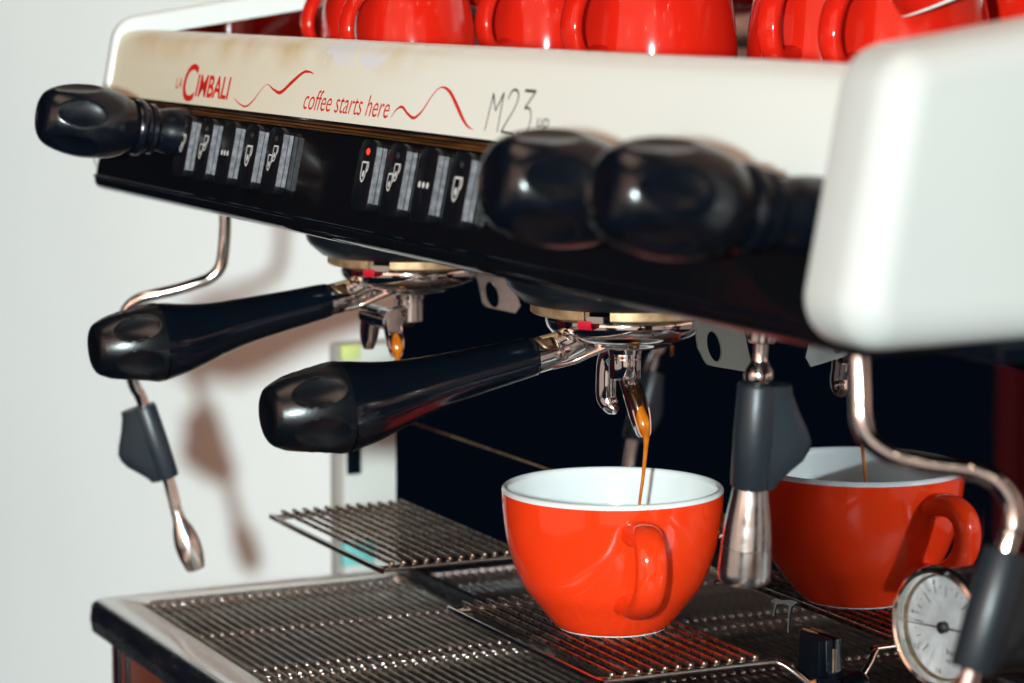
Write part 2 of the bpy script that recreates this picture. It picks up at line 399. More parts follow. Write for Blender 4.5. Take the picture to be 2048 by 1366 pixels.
# lettering on the cream fascia
o1 = .00025
text('LA', -.2575, -.2490, .0072, .0122, fas, o1, M['ink_red'], front, .1)
text('C', -.2475, -.2300, .0016, .0192, fas, o1, M['ink_red'], front, .12, .012)
text('IMBALI', -.2285, -.1848, .0044, .0146, fas, o1, M['ink_red'], front, .10, .022)
text('coffee starts here', -.0926, -.0029, .0040, .0125, fas, o1, M['ink_red'], front, .26, -.004)
b = bmesh.new()
ribbon(b, [(-.1765, .0052, .25), (-.1690, .0033, .5), (-.1605, .0024, .8), (-.1530, .0050, .7), (-.1455, .0100, .35), (-.1388, .0128, .25), (-.1300, .0108, .9), (-.1214, .0100, 1.5), (-.1110, .0145, 1.7), (-.1000, .0190, 1.2), (-.0930, .0196, .8), (-.0870, .0188, .1)], .0011, fas, o1)
part(b, 'wave_line', M['ink_red'], front)
b = bmesh.new()
ribbon(b, [(-.0010, .0042, .15), (.0035, .0078, .6), (.0085, .0090, 1.0), (.0150, .0066, 1.0), (.0215, .0054, 1.1), (.0280, .0085, .8), (.0345, .0145, .5), (.0410, .0177, .5), (.0490, .0165, 1.3), (.0570, .0120, 1.7), (.0640, .0075, 1.5), (.0700, .0045, .8), (.0755, .0035, .15)], .0011, fas, o1)
part(b, 'wave_line', M['ink_red'], front)
b = bmesh.new(); t = .0008
ribbon(b, [(.0850, .0035, .7), (.0870, .0172, 1)], t, fas, o1, 1)
ribbon(b, [(.0870, .0170, 1.3), (.0910, .0110, 1.2), (.0955, .0176, 1.3)], t, fas, o1 + .00004, 1)
ribbon(b, [(.0955, .0176, 1), (.0952, .0035, .7)], t, fas, o1, 1)
part(b, 'lettering', M['ink_dark'], front)
b = bmesh.new()
ribbon(b, [(.0995, .0155, .8), (.1018, .0185, 1), (.1055, .0188, 1), (.1075, .0165, 1), (.1060, .0125, .8), (.1020, .0080, .8), (.0985, .0038, 1.2)], t, fas, o1, 6)
ribbon(b, [(.0985, .0038, 1), (.1085, .0038, 1)], t, fas, o1 + .00004, 1)
part(b, 'lettering', M['ink_dark'], front)
b = bmesh.new()
ribbon(b, [(.1118, .0190, 1.3), (.1205, .0190, 1.3)], t, fas, o1, 1)
ribbon(b, [(.1205, .0190, 1), (.1140, .0128, 1)], t, fas, o1 + .00004, 1)
ribbon(b, [(.1140, .0128, 1), (.1180, .0128, .9), (.1200, .0095, .8), (.1190, .0055, .8), (.1150, .0036, .9), (.1112, .0046, .9)], t, fas, o1, 6)
part(b, 'lettering', M['ink_dark'], front)
text('up', .1255, .1345, .0052, .0100, fas, o1, M['ink_dark'], front, .1, -.01)

# side covers
def inset(pts, d):
    out = []; n = len(pts)
    for k in range(n):
        p = Vector(pts[k][:2]); a = Vector(pts[k - 1][:2]); c = Vector(pts[(k + 1) % n][:2])
        e0 = (p - a).normalized(); e1 = (c - p).normalized()
        n0 = Vector((-e0.y, e0.x)); n1 = Vector((-e1.y, e1.x))
        if (Vector((.1, .22)) - p).dot(n0) < 0: n0.negate()
        if (Vector((.1, .22)) - p).dot(n1) < 0: n1.negate()
        m = (n0 + n1); m *= d / m.dot(n0)
        q = p + m; out.append((q.x, q.y, max(.0012, pts[k][2] - d)))
    return out
def cover(x0, x1, dy, b1, b0, name='side_cover'):
    b = bmesh.new()
    pts = [(-.1218 + dy, .1612, .0135), (-.1065 + dy, .2420, .0145), (.34, .3085, .03), (.34, .1660, .016)]
    layers = []
    for k in range(5):
        t = PI / 2 * k / 4; layers.append((x0 + b0 * (1 - math.sin(t)), b0 * (1 - math.cos(PI / 2 - t))))
    layers = [(x0 + b0 * (1 - math.cos(PI / 2 * k / 4)), b0 * (1 - math.sin(PI / 2 * k / 4))) for k in range(5)]
    layers += [(x1 - b1 * (1 - math.sin(PI / 2 * k / 8)), b1 * (1 - math.cos(PI / 2 * k / 8))) for k in range(9)]
    rings = [[b.verts.new((x, u, v)) for u, v in round_poly(inset(pts, d), 8)] for x, d in layers]
    for A, B_ in zip(rings, rings[1:]):
        for i in range(len(A)): b.faces.new((A[i], A[(i + 1) % len(A)], B_[(i + 1) % len(A)], B_[i]))
    b.faces.new(rings[0]); b.faces.new(rings[-1][::-1])
    return part(b, name, M['white'], angle=60)
cover(-.3655, -.3575, .0143, .003, .003)
cover(.3360, .3650, 0, .0120, .003)
# cup warming tray on top with polished inner wall on the left
b = bmesh.new(); box(b, -.352, .334, -.0695, .335, .214, .2215, .001); part(b, 'cup_tray', M['steel'])
b = bmesh.new()
prism(b, [(-.069, .2216), (-.069, .2350), (.33, .2945), (.33, .2216)], lambda u, v, d: V(d, u, v), -.3565, -.3535)
part(b, 'tray_wall', M['mirror'])
b = bmesh.new(); box(b, -.352, .334, .330, .336, .2216, .2900, .001); part(b, 'tray_wall', M['mirror'])
# splash panel (mirror polished)
b = bmesh.new(); box(b, -.3600, .3600, .0585, .0620, -.048, .1558); part(b, 'splash_panel', M['mirror'], smooth=False)
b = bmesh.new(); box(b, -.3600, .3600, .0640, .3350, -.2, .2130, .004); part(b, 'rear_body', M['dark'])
# base below the drip tray
b = bmesh.new(); box(b, -.350, .352, -.1040, .0630, -.205, -.0680, .002); part(b, 'base_panel', M['terra'])
b = bmesh.new(); box(b, -.338, -.332, -.1062, -.1035, -.205, -.0690, .001)
box(b, -.320, -.3175, -.1062, -.1035, -.205, -.0690, .001); part(b, 'base_strut', M['black'])

# drip tray frame: a rounded steel rim with dark basin
b = bmesh.new()
outer = round_poly([(-.357, -.1130, .006), (.357, -.1130, .006), (.357, .0575, .001), (-.357, .0575, .001)], 5)
inner = round_poly([(-.3385, -.0930, .008), (.340, -.0930, .008), (.340, .0500, .004), (-.3385, .0500, .004)], 5)
def loop(poly, z): return [b.verts.new((x, y, z)) for x, y in poly]
def grow(poly, k):
    c = V(0, -.0277, 0); return [(x + (-k if x < 0 else k), y + (-k if y < -.03 else 0)) for x, y in poly]
Ls = [loop(grow(outer, -.004), -.0680), loop(outer, -.0665), loop(grow(outer, .0008), -.0600), loop(outer, -.0530), loop(grow(outer, -.0015), -.0508), loop(grow(outer, -.004), -.0500), loop(inner, -.0503), loop(grow(inner, -.0012), -.0515), loop(grow(inner, -.0012), -.0670)]
for A, B_ in zip(Ls, Ls[1:]):
    for i in range(len(A)): b.faces.new((A[i], A[(i + 1) % len(A)], B_[(i + 1) % len(A)], B_[i]))
frame = part(b, 'tray_frame', M['frame'], angle=50)
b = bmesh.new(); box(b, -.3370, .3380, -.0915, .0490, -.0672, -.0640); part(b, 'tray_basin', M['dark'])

# group heads
GR = .0018; GY = .0046; GZ = -.0012
gap_mid = R_(45)
for gx in (GR, -.2055):
    b = bmesh.new()
    lathe(b, [(.030, .1338), (.0395, .1338), (.0412, .1344), (.0468, .1392), (.0482, .1412), (.0485, .1445), (.0485, .1556)], (gx, 0, 0), n=72)
    if gx == GR: bmesh.ops.translate(b, verts=b.verts, vec=(0, GY, GZ))
    g = part(b, 'group_head', M['bell'])
    b = bmesh.new()
    pr = [(.0335, .1296), (.0378, .1298), (.0384, .1304), (.0384, .1336), (.0335, .1336)]
    lathe(b, pr + pr[:1], (gx, 0, 0), n=64, a0=gap_mid + R_(8), a1=gap_mid + R_(8) + R_(344))
    if gx == GR: bmesh.ops.translate(b, verts=b.verts, vec=(0, GY, GZ))
    part(b, 'brass_ring', M['brass'], g)
# perforated spray tabs hanging under the body
def tab(X, outline, hole, m='steel'):
    b = bmesh.new()
    n = 28; c = hole; ell = [(c[0] + .0042 * math.cos(t) * .75 + .0035 * math.sin(t) * -.42, c[1] + .0062 * math.sin(t)) for t in [2 * PI * i / n for i in range(n)]]
    def ray_out(p):
        d = Vector((p[0] - c[0], p[1] - c[1])); best = None
        for i in range(len(outline)):
            a = Vector(outline[i]) - Vector(c); e = Vector(outline[(i + 1) % len(outline)]) - Vector(outline[i])
            den = d.x * e.y - d.y * e.x
            if abs(den) < 1e-12: continue
            s = (a.x * e.y - a.y * e.x) / den; t_ = (a.x * d.y - a.y * d.x) / den
            if s > 0 and -1e-6 <= t_ <= 1 + 1e-6 and (best is None or s < best): best = s
        return (c[0] + d.x * best, c[1] + d.y * best)
    out = [ray_out(p) for p in ell]
    layers = []
    for x in (X, X + .0012):
        layers.append(([b.verts.new((x, u, v)) for u, v in ell], [b.verts.new((x, u, v)) for u, v in out]))
    for i in range(n):
        j = (i + 1) % n
        (e0, o0), (e1, o1_) = layers
        b.faces.new((e0[i], e0[j], o0[j], o0[i])); b.faces.new((e1[j], e1[i], o1_[i], o1_[j]))
        b.faces.new((e0[j], e0[i], e1[i], e1[j])); b.faces.new((o0[i], o0[j], o1_[j], o1_[i]))
    return part(b, 'perforated_tab', M[m], smooth=False)
tab(-.190, [(.0215, .1560), (.0253, .1300), (.0300, .1105), (.0325, .1088), (.0513, .1042), (.0440, .1240), (.0400, .1560)], (.0349, .1146))
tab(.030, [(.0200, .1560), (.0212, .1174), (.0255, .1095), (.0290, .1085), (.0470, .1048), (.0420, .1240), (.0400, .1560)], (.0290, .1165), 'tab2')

# steam / water knobs
def dimples(n, s0, la, wa, depth, ph=0):
    def f(t, s, r):
        k = round((t - ph) / (2 * PI / n)); dt = (t - ph - k * 2 * PI / n) * .0165
        q = (dt / wa) ** 2 + ((s - s0) / la) ** 2
        return depth * max(0, 1 - q) ** .8
    return f
def interp(prof, k=5):
    return [(q.x, q.y) for q, _ in smooth_path([(r, z, 0, 1) for r, z in prof], k)]
def knob(X, dz, sc):
    ax = V(0, .985, -.14).normalized()   # from tip inwards
    base = pan(X, -.0085 + dz)
    tip = base - ax * .0690
    b = bmesh.new()
    prof = [(0, .0010), (.0070, .0008), (.0078, .0)]
    prof += interp([(.0088, .0003), (.0112, .0018), (.0136, .0055), (.0156, .0120), (.0166, .0200), (.0163, .0275), (.0148, .0355), (.0120, .0415), (.0108, .0436)], 5)
    prof = [(r * sc, s) for r, s in prof]
    lathe(b, prof, tip, ax, 96, disp=dimples(6, .0150, .0105, .0062, .0022, R_(18)), xref=(0, 0, 1))
    k = part(b, 'knob', M['knob'], angle=35)
    b = bmesh.new()
    lathe(b, [(.0098, .0432), (.0122, .0438), (.0128, .0450), (.0128, .0470), (.0118, .0482), (.0104, .0486), (.0104, .0500), (.0114, .0506), (.0116, .0525), (.0106, .0535), (.0098, .0545)], tip, ax, 48)
    part(b, 'collar', M['knob'], k)
    b = bmesh.new()
    lathe(b, [(.0096, .0540), (.0100, .0580), (.0104, .0590), (.0112, .0640), (.0116, .0690), (.0116, .0720)], tip, ax, 48)
    part(b, 'shaft', M['knob'], k)
for X, dz, sc in ((-.235, 0, 1), (.240, .0012, 1.07), (.310, .0030, 1.02)): knob(X, dz, sc)

# steam wands ---------------------------------------------------------------
def grip(parent, p0, p1, wing, r=.0068, flip=False):
    """rubber sleeve from p0 (top) to p1 with a thumb wing"""
    p0, p1 = Vector(p0), Vector(p1); ax = (p1 - p0).normalized(); L = (p1 - p0).length
    wv = Vector(wing); wv = (wv - ax * wv.dot(ax)).normalized(); th = ax.cross(wv)
    b = bmesh.new()
    lathe(b, [(r * .55, 0), (r * .92, 0), (r, .0008), (r * 1.04, L * .5), (r, L - .0008), (r * .92, L), (r * .55, L)], p0, ax, 40)
    prof = [(.0, .0119), (.08, .0124), (.25, .0152), (.42, .0186), (.53, .0202), (.62, .0198), (.72, .0178), (.84, .0132), (.94, .0098), (1.0, .0085)]
    if flip: prof = [(1 - a, c) for a, c in prof][::-1]
    rows = []
    for a, c in prof:
        z = p0 + ax * (L * a); row = []
        for wx, tx in ((.0, .0056), (.6, .0042), (.9, .0026), (1.0, .0008), (1.0, -.0008), (.9, -.0026), (.6, -.0042), (.0, -.0056)):
            scoop = .0013 * math.exp(-((a - .55) / .2) ** 2 - ((wx - .72) / .16) ** 2) if abs(wx - .7) < .35 else 0
            row.append(b.verts.new(z + wv * c * wx + th * (tx - math.copysign(scoop, tx))))
        rows.append(row)
    for A, B_ in zip(rows, rows[1:]):
        for j in range(7): b.faces.new((A[j], A[j + 1], B_[j + 1], B_[j]))
    b.faces.new(rows[0]); b.faces.new(rows[-1][::-1])
    return part(b, 'grip', M['grip'], parent, angle=50)
LAT = V(.43, .90, 0)
# left wand
b = bmesh.new()
sweep(b, [(-.32, -.0501, .160), (-.32, -.0502, .1404), (-.3205, -.0510, .1279), (-.3215, -.0526, .1191), (-.323, -.0574, .1139), (-.325, -.0646, .1111), (-.328, -.0741, .1082), (-.331, -.0835, .1061), (-.334, -.0916, .1034), (-.337, -.0967, .0979), (-.340, -.0975, .0881), (-.342, -.0953, .0751), (-.3435, -.0912, .0595), (-.344, -.0867, .0502), (-.342, -.0749, .0113), (-.3405, -.0712, -.0055)], .0030, 16, 6)
wand = part(b, 'steam_wand', M['chrome'])
b = bmesh.new()
p0, p1 = V(-.3405, -.0712, -.0055), V(-.3370, -.0622, -.0362)
lathe(b, [(.0030, 0), (.0031, .0035), (.0035, .0060), (.0050, .0100), (.0062, .0150), (.0066, .0190), (.0063, .0250), (.0053, .0300), (.0046, .0322), (.002, .0324)], p0, p1 - p0, 32)
part(b, 'nozzle', M['noz'], wand)
grip(wand, (-.344, -.0862, .0485), (-.342, -.0749, .0113), -LAT, .0060)
# middle wand in front of the mirror
b = bmesh.new()
WS = V(-.0344, .0200, -.0056); A0 = V(.1862, -.040, .160); ax = (V(.1736, -.040, .0522) - A0).normalized(); A0z = A0.z
ln = lambda z: (A0z - z) / -ax.z
A0 = A0 + WS
lathe(b, [(.0053, 0), (.0053, ln(.1415)), (.0047, ln(.1408)), (.0026, ln(.1404)), (.0026, ln(.1345)), (.0030, ln(.1335)), (.0050, ln(.1305)), (.0053, ln(.1285)), (.0050, ln(.1265)), (.0046, ln(.1255))], A0, ax, 32)
wand = part(b, 'water_wand', M['chrome'])
grip(wand, A0 + ax * ln(.1257), A0 + ax * ln(.0880), LAT, .0072)
b = bmesh.new()
lathe(b, [(.0050, ln(.0882)), (.0062, ln(.0878)), (.0068, ln(.0840)), (.0083, ln(.0745)), (.0090, ln(.0672)), (.00905, ln(.0668)), (.0086, ln(.0665)), (.0090, ln(.0662)), (.0095, ln(.0575)), (.0094, ln(.0545)), (.0088, ln(.0532)), (.0060, ln(.0530)), (.0058, ln(.0560)), (0, ln(.0560))], A0, ax, 48)
part(b, 'nozzle', M['noz'], wand)
# right wand close to the camera
b = bmesh.new()
sweep(b, [(.3063, -.0807, .1660), (.3063, -.0807, .1544), (.3078, -.0810, .1420), (.3090, -.0812, .1350), (.3105, -.0795, .1290), (.3135, -.0745, .1248), (.3165, -.0690, .1228), (.3191, -.0639, .1216), (.3225, -.0575, .1208), (.3255, -.0515, .1195), (.3285, -.0460, .1158), (.3305, -.0430, .1100), (.3315, -.0430, .1030), (.3315, -.0450, .0985), (.3312, -.0560, .0640), (.3310, -.0600, .0520), (.3308, -.0660, .0330)], .0031, 18, 6)
wand = part(b, 'steam_wand', M['chrome'])
grip(wand, (.3315, -.0453, .0968), (.3312, -.0562, .0625), (-.2, .9, .1), .0066)
b = bmesh.new()
p0 = V(.3308, -.0660, .0330); p1 = V(.3306, -.0760, .0020)
lathe(b, [(.0031, 0), (.0035, .004), (.0055, .012), (.0060, .018), (.0052, .028), (.0044, .031), (.001, .031)], p0, p1 - p0, 24); part(b, 'nozzle', M['noz'], wand)

# pressure gauge on the splash panel
gc = V(.1725, .0440, .0312); gn = V(.20, -.98, .02).normalized()
gx_, gy_, _ = basis(gn); gu = V(0, 0, 1).cross(gn).normalized(); gv = gn.cross(gu)
def gm(u, v, d=0): return gc + gu * u + gv * v + gn * d
b = bmesh.new()
lathe(b, [(.0198, -.0175), (.0206, -.0170), (.0208, -.002), (.0212, .0), (.0222, .0012), (.0226, .0030), (.0221, .0048), (.0208, .0056), (.0198, .0050), (.0192, .0030), (.0190, -.0005)], gc, gn, 72, capends=False)
gauge = part(b, 'pressure_gauge', M['steel'])
b = bmesh.new()
lathe(b, [(.0192, .0022), (.0188, .0006), (.0184, .0004)], gc, gn, 72, capends=False); part(b, 'stained_ring', M['stain'], gauge)
b = bmesh.new(); lathe(b, [(0, 0), (.0190, 0)], gc, gn, 64); dial = part(b, 'dial', M['dial'], gauge)
b = bmesh.new()
for i in range(25):
    a = R_(225 - i * 270 / 24); r0 = .0125 if i % 4 else .0108
    if i % 2 == 0:
        ribbon(b, [(r0 * math.cos(a), r0 * math.sin(a)), (.0150 * math.cos(a), .0150 * math.sin(a))], .00035, gm, .0003, 1)
    else: disc(b, (.0145 * math.cos(a), .0145 * math.sin(a)), .0003, gm, .0003, n=8)
part(b, 'scale_mark', M['ink_dark'], gauge)
def gtext(s, u, v, hw, hh): text(s, u - hw, u + hw, v - hh, v + hh, gm, .0003, M['ink_dark'], gauge)
for s, a in (('0', 225), ('4', 170), ('8', 112), ('12', 215 - 0), ('16', 262)):
    if s in ('0',): continue
    a = R_(a); gtext(s, .0165 * math.cos(a), .0165 * math.sin(a), .0006 * len(s), .0009)
gtext('bar', .0035, -.0085, .0022, .0011)
gtext('kg/cm', .0040, -.0120, .0026, .0009)
b = bmesh.new()
ribbon(b, [(-.0172, -.0008, .5), (-.004, -.0002, 1), (0, 0, 1.6), (.014, .0005, 1)], .0006, gm, .0020, 1); nd = part(b, 'needle', M['ink_dark'], gauge)
b = bmesh.new(); lathe(b, [(.0022, .0003), (.0022, .0024), (.0014, .0030), (0, .0031)], gm(0, 0), gn, 20); part(b, 'needle_hub', M['bell'], gauge)

b = bmesh.new(); sweep(b, [(-.345, .0585, .0308, .0007), (.02, .0585, .0325, .0004)], k=1, n=8); part(b, 'reflection_line', M['stain'])  # thin brown rod standing in for a line reflected in the panel
# hinged cup stands with wires
def rod(bm, pts, r=.0011, n=10, k=5): sweep(bm, pts, r, n, k)
def cup_stand(x0, x1, zo=0):
    b = bmesh.new()
    yf, yb = -.0424, .0300; z = -.0032 + zo
    rod(b, [(x0, .032, z), (x0, .020, z), (x0, yf + .006, z), (x0 + .0015, yf + .0015, z), (x0 + .006, yf, z), (x1 - .006, yf, z), (x1 - .0015, yf + .0015, z), (x1, yf + .006, z), (x1 + .001, .030, z), (x1 + .0025, .036, z - .0005), (x1 + .006, .041, z - .004), (x1 + .0085, .047, z - .009), (x1 + .0095, .053, z - .011)], .0014)
    st = part(b, 'cup_stand', M['steel'])
    b = bmesh.new(); L = x1 - x0
    sweep(b, [(-L / 2 - .002, 0, 0), (L / 2 + .0012, 0, 0)], .00100, 12, 1)
    bmesh.ops.create_icosphere(b, subdivisions=2, radius=.00145, matrix=Matrix.Translation((L / 2 + .0010, 0, 0)))
    wp = finish(b, 'wire', M['wire'], None)
    for i in range(12):
        c = wp if i == 0 else wp.copy()
        if i: col.objects.link(c)
        c.parent = st
        c.location = ((x0 + x1) / 2 + random.uniform(-.0004, .0004), -.0365 + i * .00572, -.0008 + zo)
    return st
cup_stand(-.0640, .0690)
cup_stand(-.2780, -.1440, .0022)
# hinge bracket with rust and limescale
b = bmesh.new(); prism(b, round_poly([(.0550, .0040, .001), (.0550, -.0130, .002), (.0500, -.0240, .003), (.0830, -.0240, .003), (.0810, -.0130, .003), (.0765, -.0090, .002), (.0755, .0045, .001)], 3), lambda u, v, d: V(u, d, v), .0585, .0550, .0008, 2)
box(b, .0690, .0735, .0530, .0560, -.015, .0035, .0006)
lathe(b, [(.0060, 0), (.0060, .010), (.0040, .012), (.0030, .0118), (0, .0105)], (.0800, .0570, -.0170), (-.1, -1, .25), 20)
br = part(b, 'hinge_bracket', M['bracket'], angle=35)
b = bmesh.new(); lathe(b, [(0, .0016), (.003, .0015), (.0046, .0008), (.0052, 0)], (.0795, .0455, -.0150), (.2, -1, .35), 14, disp=lambda t, s, r: .0009 * math.sin(3 * t + 1)); part(b, 'rust_patch', M['rust'], br)
b = bmesh.new(); box(b, .0762, .0768, .0575, .0584, -.0105, .0005, .0002); part(b, 'scale_streak', M['stain'], br)
b = bmesh.new(); ribbon(b, [(.0560, .0570, 1.0), (.0605, .0566, 1.8), (.0660, .0572, .8)], .0016, lambda u, v, d: V(u, v, .0042 + d), .0004, 4); part(b, 'rust_patch', M['rust'], br)
b = bmesh.new(); sm = lambda u, v, d: V(u, .0585 - d, v)
ribbon(b, [(.0285, .0100, .5), (.0305, .0103, 1.4), (.0335, .0108, 2.3), (.0365, .0112, 1.5), (.0405, .0118, 2.0), (.0440, .0122, 2.6), (.0470, .0131, 1.1), (.0490, .0134, .3)], .0010, sm, .0003, 5)
ribbon(b, [(.0325, .0108, 2.2), (.0318, .0088, 1.6), (.0312, .0070, .8), (.0306, .0055, 1.5), (.0303, .0046, 1.7), (.0302, .0040, .5)], .0010, sm, .00034, 5)
ribbon(b, [(.0436, .0122, 2.4), (.0432, .0100, 1.8), (.0426, .0078, 1.0), (.0424, .0050, 1.3), (.0420, .0022, 1.0), (.0419, .0004, 1.5), (.0419, -.0004, .4)], .0010, sm, .00038, 5)
for k in range(14): disc(b, (random.uniform(.026, .056), random.uniform(-.002, .020)), random.uniform(.00015, .0004), sm, .0003, n=8)
part(b, 'limescale_mark', M['lime'])

# ------------------------------------------------------------------ drip grates (lift out of the tray)
ny = 27; py = .00515; y0 = -.0875
def grate(x0, x1, label):
    t = thing('drip_grate', label, 'drip grate', ((x0 + x1) / 2, -.02, -.056), 'wire grates in the drip tray')
    L = x1 - x0
    b = bmesh.new()
    sweep(b, [(-L / 2, 0, -.0022), (-L / 2 + .0006, 0, -.0004), (-L / 2 + .002, 0, 0), (L / 2 - .002, 0, 0), (L / 2 - .0006, 0, -.0004), (L / 2, 0, -.0022)], .0010, 8, 2)
    wp = finish(b, 'wire', M['wire2'], None)
    for i in range(ny):
        c = wp if i == 0 else wp.copy()
        if i: col.objects.link(c)
        c.parent = t; c.location = (random.uniform(-.0005, .0005), y0 + i * py + .02, .0035)
    b = bmesh.new()
    ya, yb = y0 - .003 + .02, y0 + (ny - 1) * py + .003 + .02
    sweep(b, [(.004, ya + .001, .001), (.001, ya - .0004, .0006), (0, ya + .003, .0004), (0, yb, .0004)], .0013, 10, 5)
    for i in range(ny):
        bmesh.ops.create_icosphere(b, subdivisions=2, radius=.0017, matrix=Matrix.Translation((0, y0 + i * py + .02, .0036)) @ Matrix.Diagonal((1, .8, .8, 1)))
    cp = finish(b, 'crossbar', M['steel'], None)
    for i, f in enumerate((-.5, .5) if L < .1 else (-.5, 0, .5)):
        c = cp if i == 0 else cp.copy()
        if i: col.objects.link(c)
        c.parent = t; c.location = (f * (L - .010), 0, .0008)
grate(-.334, -.179, 'wire drip grate at the far left end of the tray')
grate(-.170, .000, 'wire drip grate below the foreground cup, middle of the tray')
grate(.009, .172, 'wire drip grate under the silver nozzle and gauge')

# ------------------------------------------------------------------ portafilters
def gutter(b, path, wid, opn, depth=.8, th=.0007):
    """open U channel along path, mouth facing opn"""
    P = [Vector(p) for p in path]; n = 14; rows = []
    for i, p in enumerate(P):
        d = (P[min(i + 1, len(P) - 1)] - P[max(i - 1, 0)]).normalized()
        o = Vector(opn); o = (o - d * o.dot(d)).normalized(); s = d.cross(o); wI = wid[i] / 2
        A = [p + s * math.cos(PI * j / n) * wI - o * math.sin(PI * j / n) * wI * depth * 1.5 for j in range(n + 1)]
        B_ = [p + s * math.cos(PI * j / n) * (wI + th) - o * (math.sin(PI * j / n) * (wI * depth * 1.5 + th)) for j in range(n + 1)]
        rows.append([b.verts.new(x) for x in A + B_[::-1]])
    m = len(rows[0])
    for A, B_ in zip(rows, rows[1:]):
        for j in range(m): b.faces.new((A[j], A[(j + 1) % m], B_[(j + 1) % m], B_[j]))
    b.faces.new(rows[0]); b.faces.new(rows[-1])
def fine(path, wid, k=6):
    s = smooth_path([(*p, w_) for p, w_ in zip(path, wid)], k); return [q[0] for q in s], [q[1] for q in s]
def portafilter(gx, label, double):
    t = thing('portafilter', label, 'portafilter', (gx, 0, .1165), 'portafilters locked into the groups')
    def P(bm, name, m, parent=t, **k):
        bmesh.ops.translate(bm, verts=bm.verts, vec=(-gx, 0, -.1165))
        return finish(bm, name, m, parent, **k)
    # all coordinates below are absolute
    b = bmesh.new()
    lathe(b, [(.0280, .1297), (.0316, .1297), (.0323, .1286), (.0325, .1268), (.0321, .1246), (.0308, .1224), (.0287, .1206), (.0262, .1195), (.0240, .1190), (.0228, .1186), (.0222, .1178), (.0170, .1162), (.0110, .1152), (.0072, .1148), (.0068, .1130)], (gx, 0, 0), n=72)
    bowl = P(b, 'basket_holder', M['chrome'])
    # locking lug in the gap of the brass ring
    b = bmesh.new(); lathe(b, [(.0300, .1290), (.0372, .1292), (.0374, .1318), (.0300, .1318), (.0300, .1290)], (gx, 0, 0), n=6, a0=gap_mid - R_(7), a1=gap_mid + R_(7)); P(b, 'lug', M['chrome'])
    b = bmesh.new(); lathe(b, [(.0320, .1262), (.0368, .1264), (.0376, .1280), (.0374, .1300), (.0320, .1300), (.0320, .1262)], (gx, 0, 0), n=6, a0=gap_mid - R_(13), a1=gap_mid - R_(4)); P(b, 'red_mark', M['redbit'])
    # neck: round socket, waist and two ribs running into the bowl
    b = bmesh.new()
    sweep(b, [(gx, -.0440, .1135, .0071), (gx, -.0400, .1142, .0073), (gx, -.0330, .1156, .0071), (gx, -.0305, .1163, .0062), (gx, -.0270, .1176, .0058), (gx, -.0220, .1200, .0060)], n=28, k=5)
    lathe(b, [(.0071, 0), (.0079, .0004), (.0079, .0016), (.0071, .0020)], (gx, -.0440, .1135), (0, .985, .17), 32)
    nk = P(b, 'neck', M['chrome'])
    b = bmesh.new()
    for sx in (-1, 1):
        sweep(b, [(gx + sx * .0035, -.0345, .1105, .0018), (gx + sx * .0060, -.0270, .1120, .0015), (gx + sx * .0105, -.0190, .1160, .0015), (gx + sx * .0150, -.0130, .1186, .0012)], n=10, k=5)
    sweep(b, [(gx, -.0350, .1100, .0016), (gx, -.0250, .1118, .0014), (gx, -.0150, .1160, .0012)], n=10, k=5)
    P(b, 'rib', M['chrome'], nk)
    b = bmesh.new(); sweep(b, [(gx + .0012, -.0385, .1211, .0018), (gx + .0012, -.0318, .1224, .0018)], n=12, k=4, sy=.6); P(b, 'brass_insert', M['brass'], nk)
    # grip
    b = bmesh.new()
    sweep(b, [(gx, -.0420, .1139, .0050), (gx, -.0422, .1139, .0072), (gx, -.0430, .1138, .0080), (gx, -.0560, .1114, .0087), (gx, -.0700, .1089, .0096), (gx, -.0820, .1067, .0105), (gx, -.0940, .1042, .0120), (gx, -.1040, .1020, .0140), (gx, -.1130, .1004, .0160), (gx, -.1200, .0996, .0173), (gx, -.1240, .0991, .0178)], n=40, k=5)
    hd = P(b, 'handle', M['black'], angle=50)
    b = bmesh.new()
    ax = V(0, -.995, -.06).normalized(); c0 = V(gx, -.1238, .0992)
    prof = [(.0150, 0), (.0175, 0), (.0179, .0003)]
    for i in range(44):
        s = .0003 + .0280 * i / 43; u = s / .0283
        prof.append((.0179 - .0062 * u ** 2.4, s))
    prof += [(.0109, .0292), (.0098, .0299), (.0084, .0303), (.0066, .0304), (.0060, .0301), (0, .0300)]
    lathe(b, prof, c0, ax, 120, disp=dimples(6, .0130, .0105, .0062, .0025, R_(6)), xref=(0, 0, 1))
    P(b, 'end_cap', M['cap'], hd, angle=35)
    # spouts
    if not double:
        b = bmesh.new()
        lathe(b, [(.0064, .1155), (.0067, .1140), (.0067, .1112), (.0064, .1109), (.0067, .1106), (.0068, .1035), (.0060, .1025), (.0, .1025)], (gx, 0, 0), n=40)
        sp = P(b, 'spout', M['chrome'])
        b = bmesh.new()
        sweep(b, [(gx - .0060, -.0018, .1128, .0036), (gx - .0100, -.0022, .1105, .0042), (gx - .0115, -.0024, .1060, .0043), (gx - .0120, -.0024, .0990, .0043), (gx - .0125, -.0020, .0935, .0042), (gx - .0105, -.0010, .0900, .0036), (gx - .0080, .0000, .0885, .0020)], n=24, k=6)
        P(b, 'spout_leg', M['chrome'], sp)
        b = bmesh.new()
        pa, wi = fine([(gx + .0030, -.0005, .1045), (gx + .0062, .0004, .1000), (gx + .0092, .0014, .0940), (gx + .0110, .0021, .0880), (gx + .0122, .0026, .0825), (gx + .0126, .0028, .0806)], [.0064, .0078, .0086, .0080, .0058, .0034])
        gutter(b, pa, wi, (.93, .30, .12))
        P(b, 'spout_leg', M['chrome'], sp)
    else:
        b = bmesh.new()
